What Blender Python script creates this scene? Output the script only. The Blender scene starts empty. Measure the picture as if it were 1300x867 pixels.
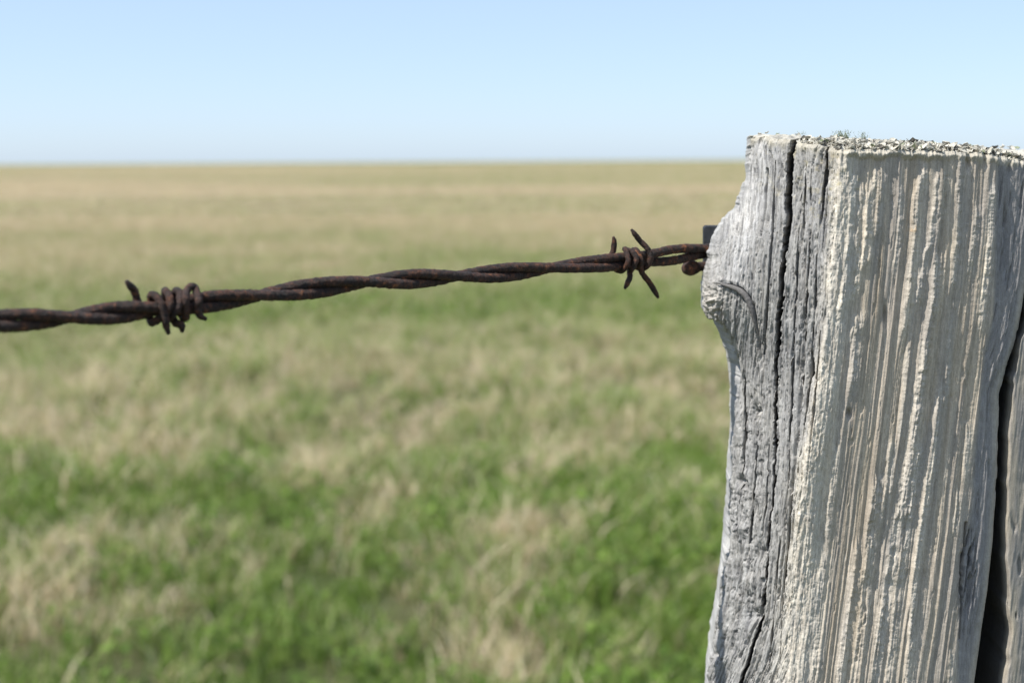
import bpy, math, random
import numpy as np
from mathutils import Vector, Matrix

sc = bpy.context.scene
COL = sc.collection
rng = np.random.default_rng(7)
random.seed(7)

# ---------------------------------------------------------------- camera
FPX, CX, CY = 1806.0, 650.0, 433.5           # photo frame is 1300 x 867
H = 1.15
PITCH, ROLL = math.radians(7.27), math.radians(-0.36)
cam_d = bpy.data.cameras.new('camera'); cam = bpy.data.objects.new('camera', cam_d); COL.objects.link(cam)
ROT = Matrix.Rotation(math.pi/2 - PITCH, 3, 'X') @ Matrix.Rotation(ROLL, 3, 'Z')
cam.matrix_world = Matrix.Translation((0, 0, H)) @ ROT.to_4x4()
cam_d.sensor_width = 36; cam_d.lens = 36*FPX/1300
cam_d.clip_start = 0.02; cam_d.clip_end = 12000
cam_d.dof.use_dof = True; cam_d.dof.focus_distance = 0.462; cam_d.dof.aperture_fstop = 12.5
sc.camera = cam
R3 = np.array(ROT)

# ---------------------------------------------------------------- sky, sun, exposure
SUN_AZ, SUN_EL = (-0.905, -0.365), math.radians(55)
az = math.atan2(SUN_AZ[1], SUN_AZ[0])
sdir = Vector((math.cos(az)*math.cos(SUN_EL), math.sin(az)*math.cos(SUN_EL), math.sin(SUN_EL)))
w = bpy.data.worlds.new('World'); sc.world = w; w.use_nodes = True
wn = w.node_tree; wn.nodes.clear()
sky = wn.nodes.new('ShaderNodeTexSky'); sky.sky_type = 'NISHITA'; sky.sun_disc = False
sky.sun_elevation = SUN_EL; sky.sun_rotation = math.atan2(sdir.x, sdir.y)
sky.altitude = 1500; sky.air_density = 0.85; sky.dust_density = 2.0; sky.ozone_density = 3.2
bg = wn.nodes.new('ShaderNodeBackground'); bg.inputs['Strength'].default_value = 0.116
wo = wn.nodes.new('ShaderNodeOutputWorld')
hz = wn.nodes.new('ShaderNodeMix'); hz.data_type = 'RGBA'; hz.inputs[0].default_value = 0.55   # thin even haze over the whole sky
hz.inputs[7].default_value = (3.40, 4.25, 5.45, 1)
wn.links.new(sky.outputs[0], hz.inputs[6]); wn.links.new(hz.outputs[2], bg.inputs[0]); wn.links.new(bg.outputs[0], wo.inputs[0])
sl = bpy.data.lights.new('sun', 'SUN'); sl.energy = 4.2; sl.angle = math.radians(0.53); sl.color = (1.0, 0.955, 0.89)
so = bpy.data.objects.new('sun', sl); COL.objects.link(so)
so.rotation_euler = sdir.to_track_quat('Z', 'Y').to_euler(); so.location = sdir*20
sc.view_settings.view_transform = 'Standard'; sc.view_settings.look = 'None'
sc.view_settings.exposure = 0.7; sc.view_settings.gamma = 1.0
try: sc.view_settings.use_curve_mapping = False
except Exception: pass
sc.render.engine = 'CYCLES'
sc.cycles.use_denoising = True
sc.cycles.max_bounces = 6

# ---------------------------------------------------------------- helpers
def unproj(px, py, Y):
    """pixel of the photo + world distance Y -> world point (arrays)"""
    px, py, Y = np.broadcast_arrays(np.asarray(px, float), np.asarray(py, float), np.asarray(Y, float))
    d = np.stack([(px-CX)/FPX, -(py-CY)/FPX, -np.ones_like(px)], -1) @ R3.T
    return d*(Y/d[..., 1])[..., None] + np.array([0, 0, H])

def hash2(ix, iy, seed):
    n = (ix.astype(np.int64)*374761393 + iy.astype(np.int64)*668265263 + seed*1442695041) & 0xffffffff
    n = ((n ^ (n >> 13))*1274126177) & 0xffffffff
    n = ((n ^ (n >> 16))*2246822519) & 0xffffffff
    return ((n ^ (n >> 15)) & 0xffffff)/float(0xffffff)*2-1

def vn(x, y, seed=0):
    """smooth value noise in [-1,1]"""
    x, y = np.broadcast_arrays(np.asarray(x, float), np.asarray(y, float))
    ix, iy = np.floor(x), np.floor(y); fx, fy = x-ix, y-iy
    fx = fx*fx*fx*(fx*(fx*6-15)+10); fy = fy*fy*fy*(fy*(fy*6-15)+10)
    a, b = hash2(ix, iy, seed), hash2(ix+1, iy, seed)
    c, d = hash2(ix, iy+1, seed), hash2(ix+1, iy+1, seed)
    return (a+(b-a)*fx)*(1-fy) + (c+(d-c)*fx)*fy

def fbm(x, y, seed=0, o=4, g=.55):
    s, a, t = 0, 1, 0
    for i in range(o):
        s = s + a*vn(x*2**i+17.3*i, y*2**i-9.1*i, seed+i*31); t += a; a *= g
    return s/t

def ss(a, b, x):
    t = np.clip((x-a)/(b-a), 0, 1); return t*t*(3-2*t)

def curve(pts):
    ys = np.array([p[1] for p in pts], float); xs = np.array([p[0] for p in pts], float)
    return lambda y: np.interp(y, ys, xs)

def set_prop(o, label=None, cat=None, group=None, kind=None):
    if label: o['label'] = label
    if cat: o['category'] = cat
    if group: o['group'] = group
    if kind: o['kind'] = kind
    return o

def mesh_from(name, V, F, mat=None, parent=None, smooth=True, attrs=None):
    """V (n,3); F list of arrays (m,3)/(m,4)"""
    me = bpy.data.meshes.new(name)
    V = np.ascontiguousarray(V, dtype=np.float32)
    if isinstance(F, np.ndarray): F = [F]
    F = [f for f in F if len(f)]
    loops = np.concatenate([f.ravel() for f in F]).astype(np.int32)
    sizes = np.concatenate([np.full(len(f), f.shape[1]) for f in F]).astype(np.int32)
    starts = np.concatenate([[0], np.cumsum(sizes)[:-1]]).astype(np.int32)
    me.vertices.add(len(V)); me.vertices.foreach_set('co', V.ravel())
    me.loops.add(len(loops)); me.loops.foreach_set('vertex_index', loops)
    me.polygons.add(len(sizes)); me.polygons.foreach_set('loop_start', starts)
    me.polygons.foreach_set('loop_total', sizes)
    me.polygons.foreach_set('use_smooth', np.full(len(sizes), smooth))
    me.update(calc_edges=True); me.validate(clean_customdata=False)
    if attrs:
        for k, v in attrs.items():
            if v.ndim == 2:
                a = me.attributes.new(k, 'FLOAT_COLOR', 'POINT')
                a.data.foreach_set('color', np.concatenate([v, np.ones((len(v), 1))], 1).astype(np.float32).ravel())
            else:
                a = me.attributes.new(k, 'FLOAT', 'POINT'); a.data.foreach_set('value', v.astype(np.float32))
    if mat: me.materials.append(mat)
    o = bpy.data.objects.new(name, me); COL.objects.link(o)
    if parent: o.parent = parent
    return o

def empty(name, loc):
    o = bpy.data.objects.new(name, None); COL.objects.link(o); o.location = loc; o.empty_display_size = .05
    return o

def adopt(child, parent):
    """parent keeping world position (parents here are only translated)"""
    child.parent = parent
    child.matrix_parent_inverse = Matrix.Translation(-Vector(parent.location))

class NT:
    def __init__(self, name):
        self.m = bpy.data.materials.new(name); self.m.use_nodes = True
        self.t = self.m.node_tree; self.t.nodes.clear()
        self.out = self.n('ShaderNodeOutputMaterial'); self.b = self.n('ShaderNodeBsdfPrincipled')
        self.l(self.b.outputs[0], self.out.inputs[0])
    def n(self, t, **k):
        x = self.t.nodes.new(t)
        for a, v in k.items(): setattr(x, a, v)
        return x
    def l(self, a, b): self.t.links.new(a, b)
    def coord(self, scale=(1, 1, 1)):
        c = self.n('ShaderNodeNewGeometry'); m = self.n('ShaderNodeMapping'); m.inputs['Scale'].default_value = scale
        self.l(c.outputs['Position'], m.inputs[0]); return m.outputs[0]
    def noise(self, vec, scale, detail=4, rough=.6):
        x = self.n('ShaderNodeTexNoise'); x.inputs['Scale'].default_value = scale
        x.inputs['Detail'].default_value = detail; x.inputs['Roughness'].default_value = rough
        self.l(vec, x.inputs['Vector']); return x.outputs[0]
    def ramp(self, f, stops):
        r = self.n('ShaderNodeValToRGB'); e = r.color_ramp.elements
        while len(e) < len(stops): e.new(0.5)
        for i, (p, c) in enumerate(stops):
            e[i].position = p; e[i].color = tuple(c)+(1,) if hasattr(c, '__len__') else (c, c, c, 1)
        self.l(f, r.inputs[0]); return r.outputs[0]
    def mix(self, f, a, b, mode='MIX'):
        x = self.n('ShaderNodeMix', data_type='RGBA', blend_type=mode)
        for s, v in ((x.inputs[0], f), (x.inputs[6], a), (x.inputs[7], b)):
            if isinstance(v, bpy.types.NodeSocket): self.l(v, s)
            elif hasattr(v, '__len__'): s.default_value = tuple(v)+(1,)
            else: s.default_value = v
        return x.outputs[2]
    def bump(self, h, strength, dist):
        x = self.n('ShaderNodeBump'); x.inputs['Strength'].default_value = strength; x.inputs['Distance'].default_value = dist
        self.l(h, x.inputs['Height']); self.l(x.outputs[0], self.b.inputs['Normal'])
    def attr(self, name, typ='GEOMETRY'):
        x = self.n('ShaderNodeAttribute', attribute_name=name, attribute_type=typ); return x
    def rough(self, v, spec=.3):
        self.b.inputs['Roughness'].default_value = v; self.b.inputs['Specular IOR Level'].default_value = spec

# ---------------------------------------------------------------- materials
def wood_material():
    t = NT('weathered_wood'); c = t.attr('tint').outputs['Color']
    fib = t.noise(t.coord((1, 1, .06)), 2600, 4, .65)
    grit = t.noise(t.coord(), 2400, 4, .7)
    blot = t.noise(t.coord((1, 1, .35)), 130, 4, .6)
    c = t.mix(1.0, c, t.ramp(fib, [(.3, .78), (.7, 1.12)]), 'MULTIPLY')
    c = t.mix(1.0, c, t.ramp(grit, [(.3, .80), (.65, 1.12)]), 'MULTIPLY')
    c = t.mix(1.0, c, t.ramp(blot, [(.3, (.90, .90, .92)), (.7, (1.08, 1.06, 1.03))]), 'MULTIPLY')
    t.l(c, t.b.inputs['Base Color']); t.rough(.9, .2)
    h = t.n('ShaderNodeMath', operation='ADD'); t.l(fib, h.inputs[0]); t.l(grit, h.inputs[1])
    t.bump(h.outputs[0], .55, .00022)
    return t.m
def rust_material(name, dark=1.0):
    t = NT(name)
    a = t.noise(t.coord(), 420, 6, .7); b = t.noise(t.coord(), 1700, 4, .7); g = t.noise(t.coord(), 130, 3, .5)
    c = t.ramp(a, [(.38, (.008*dark, .005*dark, .004*dark)), (.50, (.030*dark, .013*dark, .008*dark)), (.60, (.080*dark, .028*dark, .013*dark)), (.71, (.30*dark, .11*dark, .035*dark))])
    c = t.mix(t.ramp(g, [(.5, 0.0), (.7, .3)]), c, (.09*dark, .05*dark, .038*dark))
    t.l(c, t.b.inputs['Base Color']); t.rough(.62, .45)
    r = t.ramp(b, [(.3, .45), (.7, .85)]); t.l(r, t.b.inputs['Roughness'])
    h = t.n('ShaderNodeMath', operation='ADD'); t.l(a, h.inputs[0]); t.l(b, h.inputs[1])
    t.bump(h.outputs[0], 1.0, .0007)
    return t.m
M_WOOD = wood_material(); M_RUST = rust_material('rusty_wire_steel', 1.0); M_RUST2 = rust_material('rusty_nail_steel', 1.5)
t = NT('dark_grey_steel'); n_ = t.noise(t.coord(), 500, 4, .6)
t.l(t.ramp(n_, [(.3, (.018, .02, .023)), (.7, (.05, .055, .062))]), t.b.inputs['Base Color']); t.rough(.5, .5); t.b.inputs['Metallic'].default_value = .3
t.bump(n_, .4, .0003); M_STEEL = t.m

# ---------------------------------------------------------------- ground and field
def field(x, y):
    """share of fresh green at a place in the field, 0 dry straw .. 1 green"""
    d = np.sqrt(x*x+y*y)
    n = fbm(x*.9+3, y*.45, 11, 4, .6)*.75
    n2 = fbm(x*.03+1, y*.12+4, 12, 4, .65)
    n3 = fbm(x*4.2, y*2.4, 13, 3, .6)
    base = np.interp(d, [0, 3, 3.8, 5.0, 6.5, 8.5, 11, 14, 20, 40, 80, 180, 250], [1.0, .96, .84, .68, .58, .66, .78, .42, .14, .14, .20, .32, .58])
    left = np.where(d > 7, ss(.02, -.30, x/np.maximum(d, 1e-3))*-.12, 0)
    near = ss(9, 5, d)
    return np.clip(base + left + n*.48*near + n*.36*(1-near)*ss(60, 10, d) + n2*ss(9, 20, d)*.72 + n3*.95*near, 0, 1)

def land(x, y):
    d = np.sqrt(x*x+y*y)
    rise = .62*ss(25, 245, d)+.16*fbm(x/70+5, y/70, 17, 3)*ss(60, 240, d)-9*ss(255, 1500, d)
    return .02*fbm(x*.8, y*.8, 5, 2)*ss(40, 5, d)+rise
gr = np.concatenate([np.linspace(0, 12, 70), np.geomspace(12.4, 9000, 190)])
ga = np.linspace(-math.pi, math.pi, 361)[:-1]
ga = np.sort(np.concatenate([ga, np.linspace(math.radians(60), math.radians(120), 400)+1e-4]))
RR, AA = np.meshgrid(gr, ga, indexing='ij')
GX, GY = RR*np.cos(AA), RR*np.sin(AA)
GZ = land(GX, GY)
G = field(GX, GY)
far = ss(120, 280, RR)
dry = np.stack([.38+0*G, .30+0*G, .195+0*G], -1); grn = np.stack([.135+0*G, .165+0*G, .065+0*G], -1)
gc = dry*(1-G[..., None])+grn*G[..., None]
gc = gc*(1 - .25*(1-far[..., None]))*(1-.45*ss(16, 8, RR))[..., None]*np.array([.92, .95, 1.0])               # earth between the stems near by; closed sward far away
nr, na = RR.shape
I = np.arange(nr*na).reshape(nr, na); J = np.roll(I, -1, 1)
gF = np.stack([I[:-1], I[1:], J[1:], J[:-1]], -1).reshape(-1, 4)
t = NT('field_soil_and_sward')
n_ = t.noise(t.coord((1, 1, 1)), 3.0, 6, .7); n2_ = t.noise(t.coord((.25, 1, 1)), .06, 5, .65)
c = t.mix(1.0, t.attr('tint').outputs['Color'], t.ramp(n_, [(.3, .72), (.7, 1.25)]), 'MULTIPLY')
c = t.mix(1.0, c, t.ramp(n2_, [(.35, (.86, .90, .86)), (.65, (1.12, 1.06, 1.0))]), 'MULTIPLY')
t.l(c, t.b.inputs['Base Color']); t.rough(1, 0)
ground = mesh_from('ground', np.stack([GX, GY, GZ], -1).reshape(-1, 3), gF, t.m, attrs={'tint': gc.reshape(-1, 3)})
set_prop(ground, kind='structure')

# --- grass: a few tufts, spread over the field by geometry nodes
def grass_mat():
    t = NT('grass_blade')
    dry = t.attr('dry', 'INSTANCER').outputs['Fac']; rnd = t.attr('rnd').outputs['Fac']; hgt = t.attr('hgt').outputs['Fac']
    s = t.n('ShaderNodeMath', operation='SUBTRACT'); t.l(dry, s.inputs[0]); t.l(rnd, s.inputs[1])
    m = t.n('ShaderNodeMath', operation='MULTIPLY_ADD'); t.l(s.outputs[0], m.inputs[0]); m.inputs[1].default_value = 6; m.inputs[2].default_value = .5; m.use_clamp = True
    r2 = t.n('ShaderNodeMath', operation='FRACT'); r3 = t.n('ShaderNodeMath', operation='MULTIPLY'); t.l(rnd, r3.inputs[0]); r3.inputs[1].default_value = 17.3; t.l(r3.outputs[0], r2.inputs[0])
    g = t.ramp(r2.outputs[0], [(0, (.062, .120, .016)), (.4, (.145, .235, .036)), (.75, (.25, .35, .07)), (1, (.42, .52, .19))])
    d = t.ramp(r2.outputs[0], [(0, (.33, .26, .14)), (.5, (.68, .56, .36)), (1, (.88, .76, .56))])
    c = t.mix(m.outputs[0], g, d)
    t.l(c, t.b.inputs['Base Color']); t.rough(.65, .25)
    tr = t.n('ShaderNodeBsdfTranslucent'); t.l(c, tr.inputs[0])
    mx = t.n('ShaderNodeMixShader'); mx.inputs[0].default_value = .42
    t.l(t.b.outputs[0], mx.inputs[1]); t.l(tr.outputs[0], mx.inputs[2]); t.l(mx.outputs[0], t.out.inputs[0])
    return t.m
M_GRASS = grass_mat()

def tuft(name, n, rad, hmin, hmax, wid, lean, segs=3, seed=0):
    r = np.random.default_rng(seed); V = []; F = []; A = []; 
    for i in range(n):
        a = r.uniform(0, 2*math.pi); q = rad*math.sqrt(r.uniform()); bx, by = q*math.cos(a), q*math.sin(a)
        h = r.uniform(hmin, hmax); yaw = r.uniform(0, 2*math.pi); ln = r.uniform(.15, 1)*lean*h
        fa = r.uniform(0, 2*math.pi); w0 = wid*r.uniform(.6, 1.3); k = r.uniform(); base = len(V)
        for s in range(segs+1):
            f = s/segs; off = ln*f**2; wv = w0*(1-f)**.6*.5 if s < segs else w0*.06
            x, y, z = bx+off*math.cos(yaw), by+off*math.sin(yaw), h*(f-.25*lean*f*f)
            V += [(x-wv*math.cos(fa), y-wv*math.sin(fa), z), (x+wv*math.cos(fa), y+wv*math.sin(fa), z)]; A += [k, k]
        F += [(base+2*s, base+2*s+1, base+2*s+3, base+2*s+2) for s in range(segs)]
    return name, np.array(V), np.array(F), np.array(A)
def clover(name, n, rad, seed):
    r = np.random.default_rng(seed); V = []; F = []; A = []
    for i in range(n):
        a = r.uniform(0, 2*math.pi); q = rad*math.sqrt(r.uniform()); c = np.array([q*math.cos(a), q*math.sin(a), r.uniform(.03, .10)])
        k = r.uniform(.927, .955); yaw = r.uniform(0, 6.28); tilt = r.normal(0, .35, 2)
        for l in range(3):
            th = yaw+l*2.094; R = r.uniform(.004, .0075); b = len(V)
            m = c+R*1.05*np.array([math.cos(th), math.sin(th), 0])
            for j in range(6):
                p = m+R*np.array([math.cos(th+j*math.pi/3), math.sin(th+j*math.pi/3), 0])
                p[2] += (p[0]-c[0])*tilt[0]+(p[1]-c[1])*tilt[1]; V.append(p); A.append(k)
            F += [(b, b+1, b+2, b+3), (b, b+3, b+4, b+5)]
        b = len(V); e = np.array([.0008, 0, 0]); g = c*np.array([.8, .8, 0])
        V += [g-e, g+e, c+e, c-e]; A += [k]*4; F.append((b, b+1, b+2, b+3))
    return name, np.array(V), np.array(F), np.array(A)

def tuft_collection(cname, items):
    """kept out of the scene; only the grass nodes read it"""
    c = bpy.data.collections.new(cname)
    for nm, V, F, A in items:
        o = mesh_from(nm, V, F, M_GRASS, attrs={'rnd': A}); COL.objects.unlink(o); c.objects.link(o)
    return c
near_c = tuft_collection('near_tufts', [tuft('aa_tuft%d' % i, 20, .05, .035, .125, .0060, .8, 3, i) for i in range(6)]
                         + [tuft('ab_straw%d' % i, 9, .05, .06, .18, .0048, .9, 3, 20+i) for i in range(3)]
                         + [clover('ac_clover%d' % i, 16, .06, 40+i) for i in range(3)])
mid_c = tuft_collection('mid_tufts', [tuft('ba_tuft%d' % i, 34, .15, .05, .14, .009, 1.0, 2, 60+i) for i in range(6)])
far_c = tuft_collection('far_tufts', [tuft('ca_tuft%d' % i, 70, .60, .04, .11, .022, 1.2, 1, 80+i) for i in range(6)])

def scatter(name, coll, pts, idx, scl, drya, label):
    me = bpy.data.meshes.new(name); me.vertices.add(len(pts)); me.vertices.foreach_set('co', pts.astype(np.float32).ravel())
    for k, ty, v in (('idx', 'INT', idx.astype(np.int32)), ('scl', 'FLOAT', scl.astype(np.float32)),
                     ('rot', 'FLOAT', rng.uniform(0, 6.283, len(pts)).astype(np.float32)), ('dry', 'FLOAT', drya.astype(np.float32))):
        a = me.attributes.new(k, ty, 'POINT'); a.data.foreach_set('value', v)
    me.materials.append(M_GRASS)
    o = bpy.data.objects.new(name, me); COL.objects.link(o)
    ng = bpy.data.node_groups.new(name, 'GeometryNodeTree')
    ng.interface.new_socket('Geometry', in_out='INPUT', socket_type='NodeSocketGeometry')
    ng.interface.new_socket('Geometry', in_out='OUTPUT', socket_type='NodeSocketGeometry')
    N, L = ng.nodes.new, ng.links.new
    i = N('NodeGroupInput'); ou = N('NodeGroupOutput'); iop = N('GeometryNodeInstanceOnPoints'); ci = N('GeometryNodeCollectionInfo')
    ci.inputs['Collection'].default_value = coll; ci.inputs['Separate Children'].default_value = True; ci.inputs['Reset Children'].default_value = True
    def na(nm, ty):
        x = N('GeometryNodeInputNamedAttribute'); x.data_type = ty; x.inputs[0].default_value = nm; return x.outputs[0]
    L(i.outputs[0], iop.inputs['Points']); L(ci.outputs[0], iop.inputs['Instance']); iop.inputs['Pick Instance'].default_value = True
    L(na('idx', 'INT'), iop.inputs['Instance Index'])
    cx = N('ShaderNodeCombineXYZ'); L(na('rot', 'FLOAT'), cx.inputs[2]); L(cx.outputs[0], iop.inputs['Rotation'])
    L(na('scl', 'FLOAT'), iop.inputs['Scale']); L(iop.outputs[0], ou.inputs[0])
    m = o.modifiers.new('grass', 'NODES'); m.node_group = ng
    set_prop(o, label, 'grass', kind='stuff'); return o

def ring(d0, d1, dens, half):
    n = int(dens*half*(d1*d1-d0*d0))
    d = np.sqrt(rng.uniform(d0*d0, d1*d1, n)); a = rng.uniform(-half, half, n)
    x, y = d*np.sin(a), d*np.cos(a)
    z = land(x, y)
    return x, y, z, d
def tuft_set(x, y):
    g = field(x, y); return np.clip(1-g, 0, 1)
x, y, z, d = ring(.8, 9.5, 430, .55)
g = field(x, y); u = rng.uniform(0, 1, len(x))
idx = np.where(u < .62, rng.integers(0, 6, len(x)), 6+rng.integers(0, 3, len(x)))
clv = ss(.45, .8, g+.25*vn(x*1.3, y*1.3, 91))*ss(6.5, 3.2, d)
idx = np.where(rng.uniform(0, 1, len(x)) < clv*.10, 9+rng.integers(0, 3, len(x)), idx)
idx = np.where((idx >= 6) & (idx < 9) & (g > .75), rng.integers(0, 6, len(x)), idx)
keep = (vn(x*5.5, y*3.2, 95)+.6*vn(x*13, y*9, 96) > -.42) | (rng.uniform(size=len(x)) < .35)
x, y, z, g, idx = x[keep], y[keep], z[keep], g[keep], idx[keep]
scatter('meadow_grass', near_c, np.stack([x, y, z], -1), idx, rng.uniform(.65, 1.25, len(x))*(1+.35*vn(x*2.1, y*1.6, 33)), np.clip(1-g+rng.normal(0, .28, len(x)), 0, 1),
        'green and straw coloured grass with clover nearest the fence post')
x, y, z, d = ring(9.2, 28, 75, .50)
scatter('meadow_grass', mid_c, np.stack([x, y, z], -1), rng.integers(0, 6, len(x)), rng.uniform(.7, 1.25, len(x)), np.clip(1-field(x, y)+rng.normal(0, .2, len(x)), 0, 1),
        'mixed green and dry grass in the middle of the field')
x, y, z, d = ring(27, 270, 1.5, .45)
scatter('meadow_grass', far_c, np.stack([x, y, z], -1), rng.integers(0, 6, len(x)), rng.uniform(.75, 1.25, len(x)), 1-field(x, y),
        'dry tan grass of the far field below the horizon')

# ---------------------------------------------------------------- fence post
L_ = curve([(950, 172), (948, 221), (943, 239), (934, 266), (921, 278), (907, 300), (901, 321), (894, 353), (892, 371), (895, 400), (905, 413), (915, 432), (925, 460), (927, 480), (929, 547), (925, 623), (920, 681), (913, 757), (906, 810), (899, 835), (897, 867), (896, 900)])
_yy = np.arange(120, 960.); _g = np.exp(-(np.arange(-60, 61)/20.)**2); _g /= _g.sum()
_ls = np.convolve(np.pad(L_(_yy), 60, 'edge'), _g, 'valid')
Lraw = L_
def LS(y): return np.interp(y, _yy, _ls)
def L_(y): return Lraw(y)+(.9*vn(y/6, 0*y, 501)+.6*vn(y/2.6, 0*y, 502)+1.1*vn(y/15, 0*y, 503))*np.interp(y, [400, 415], [1, .35])
def LX(y, u): f = np.exp(-(u/.10)**2); return L_(y)*f+LS(y)*(1-f)
C_ = curve([(1007, 170), (1005, 190), (1003, 221), (1000, 275), (994, 329), (991, 379), (987, 436), (985, 480), (984, 556), (982, 623), (977, 667), (972, 734), (967, 783), (954, 828), (941, 867), (933, 900)])
CW = curve([(7.5, 170), (7.5, 250), (6.8, 290), (6, 340), (4.6, 400), (4.2, 470), (3.0, 560), (2.6, 660), (2.8, 740), (4.2, 800), (5, 867), (5, 900)])
RG = curve([(1068, 190), (1061, 300), (1052, 400), (1040, 500), (1022, 600), (1012, 700), (1003, 800), (998, 867), (996, 900)])
E_ = curve([(1326, 190), (1312, 330), (1301, 395), (1290, 440), (1281, 465), (1271, 500), (1270, 545), (1269, 600), (1262, 700), (1257, 750), (1250, 796), (1240, 867), (1236, 900)])
B_ = curve([(1268, 190), (1265, 300), (1262, 400), (1250, 450), (1245, 500), (1240, 560), (1235, 640), (1224, 700), (1220, 760), (1216, 867), (1214, 900)])
AX = curve([(0, 190), (-7, 300), (-17, 400), (-29, 500), (-42, 600), (-55, 700), (-68, 800), (-77, 867), (-81, 900)])
NA, NB, NC = 130, 95, 330                     # columns: edge..crack, crack..ridge, ridge..right edge
NROW = 800
YB = 900.0
uA = np.linspace(0, 1, NA, endpoint=False); uB = np.linspace(0, 1, NB, endpoint=False); uC = np.linspace(0, 1, NC)
vv = np.linspace(0, 1, NROW)[:, None]
yc = 172+vv*(YB-172)                                            # nominal photo row of every mesh row
xs = np.concatenate([LX(yc, uA)+(C_(yc)-LX(yc, uA))*uA, C_(yc)+(RG(yc)-C_(yc))*uB, RG(yc)+(E_(yc)-RG(yc))*uC], 1)
top = np.interp(xs[0], [948, 975, 1000, 1040, 1062, 1075, 1130, 1180, 1230, 1270, 1300, 1330], [173, 174, 178, 185, 190, 191, 191, 191, 194, 198, 203, 211])
top = top + 1.2*vn(xs[0]/9, 0*xs[0], 3)+.8*vn(xs[0]/3, 0*xs[0], 4)
py = top[None, :] + vv*(YB-top[None, :])
xs = np.concatenate([LX(py[:, :NA], uA)+(C_(py[:, :NA])-LX(py[:, :NA], uA))*uA, C_(py[:, NA:NA+NB])+(RG(py[:, NA:NA+NB])-C_(py[:, NA:NA+NB]))*uB,
                     RG(py[:, NA+NB:])+(E_(py[:, NA+NB:])-RG(py[:, NA+NB:]))*uC], 1)
Lx, Cx, Rx, Ex = L_(py), C_(py), RG(py), E_(py)
# distance of the bare surface
uu = np.concatenate([uA, np.ones(NB+NC)])[None, :]+0*py; LSx = LS(py)
s = np.clip(np.where(uu < 1, uu*(Cx-LSx)/(Rx-LSx), (xs-LSx)/(Rx-LSx)), 0, 1)
Yl = .449+.036*(1-s)**1.15 + .013*(1-np.sqrt(np.clip(1-np.clip(1-s/.12, 0, 1)**2, 0, 1)))
bul = np.exp(-((py-365)/60)**2)
Yl -= .004*bul*np.exp(-(s/.35)**2)
s2 = np.clip((xs-Rx)/(Ex-Rx), 0, 1)
Yr = .449+.0100*s2**1.2 + .003*ss(.93, 1, s2)**2
Yr += .0065*ss(500, 800, py)*np.clip(1-s2/.62, 0, 1)**1.1
Yl += .0065*ss(500, 800, py)*s**1.5
Yb = np.where(xs < Rx, Yl, Yr)
P = unproj(xs, py, Yb)
# bare normals, smoothed by wide differences
def nrm(P):
    k = 5
    Pi = np.pad(P, ((k, k), (k, k), (0, 0)), 'edge')
    du = Pi[k:-k, 2*k:]-Pi[k:-k, :-2*k]; dv = Pi[2*k:, k:-k]-Pi[:-2*k, k:-k]
    n = np.cross(dv, du); n /= np.linalg.norm(n, axis=-1, keepdims=True)+1e-12
    return n
Nn = nrm(P)
if Nn[400, 300, 1] > 0: Nn = -Nn

# relief in millimetres; x and y below are photo pixels, about 4 to the millimetre
MM = .001
hl = np.zeros_like(xs); hr = np.zeros_like(xs)
ql = np.where(xs < Cx, (xs-Cx)*1.0, xs-Cx)
wob = 3*fbm(ql/30, py/60, 70, 3)
ridgem = np.exp(-((xs-Rx-3)/9)**2)
# left, grey side: fibres, slits, pits
hl += .38*fbm((ql+wob)/9, py/130, 101, 3) + .42*fbm((ql+wob)/3.0, py/60, 103, 3) + .24*fbm(ql/1.8, py/12, 105, 3)
hl -= .75*ss(.12, .42, fbm((ql+wob)/2.0, py/22, 106, 3, .7))
slit = ss(.30, .62, fbm((ql+wob)/3.0, py/95, 111, 3, .6))
slit2 = ss(.22, .55, fbm((ql+wob*.5)/2.2, py/55, 113, 3, .6))
rough_zone = ss(14, 26, xs-Cx)*ss(2, 14, Rx-xs)
hl -= slit*(.30+.65*rough_zone) + slit2*(.22+.60*rough_zone)
lump = fbm(xs/13, py/19, 121, 4, .6)
knotty = ss(430, 620, py)*ss(6, 20, Cx-xs)
hl += lump*(.22+.70*knotty)
pit = ss(.28, .6, fbm(xs/6, py/9, 123, 3))*(.4+.9*knotty)
hl -= .40*pit
def spot(x0, y0, rx, ry): return np.exp(-((xs-x0)/rx)**2-((py-y0)/ry)**2)
hl += 1.1*spot(942, 672, 8, 7)+.8*spot(958, 735, 9, 12)+.9*spot(1000, 362, 3, 5)
for a in ((960, 522, 6, 8), (968, 700, 4, 9), (906, 830, 5, 7), (919, 690, 5, 30), (926, 540, 3, 8), (958, 780, 8, 7), (940, 610, 5, 6), (1035, 560, 3, 12), (1030, 470, 3, 14), (925, 470, 6, 6)):
    hl -= 2.0*spot(*a)*(1+.4*vn(xs/3, py/3, 77))
# smoother bright shoulder running down to the knot
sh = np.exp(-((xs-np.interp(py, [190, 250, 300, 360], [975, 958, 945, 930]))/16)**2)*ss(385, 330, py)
hl = hl*(1-.25*sh)+.4*sh
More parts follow.
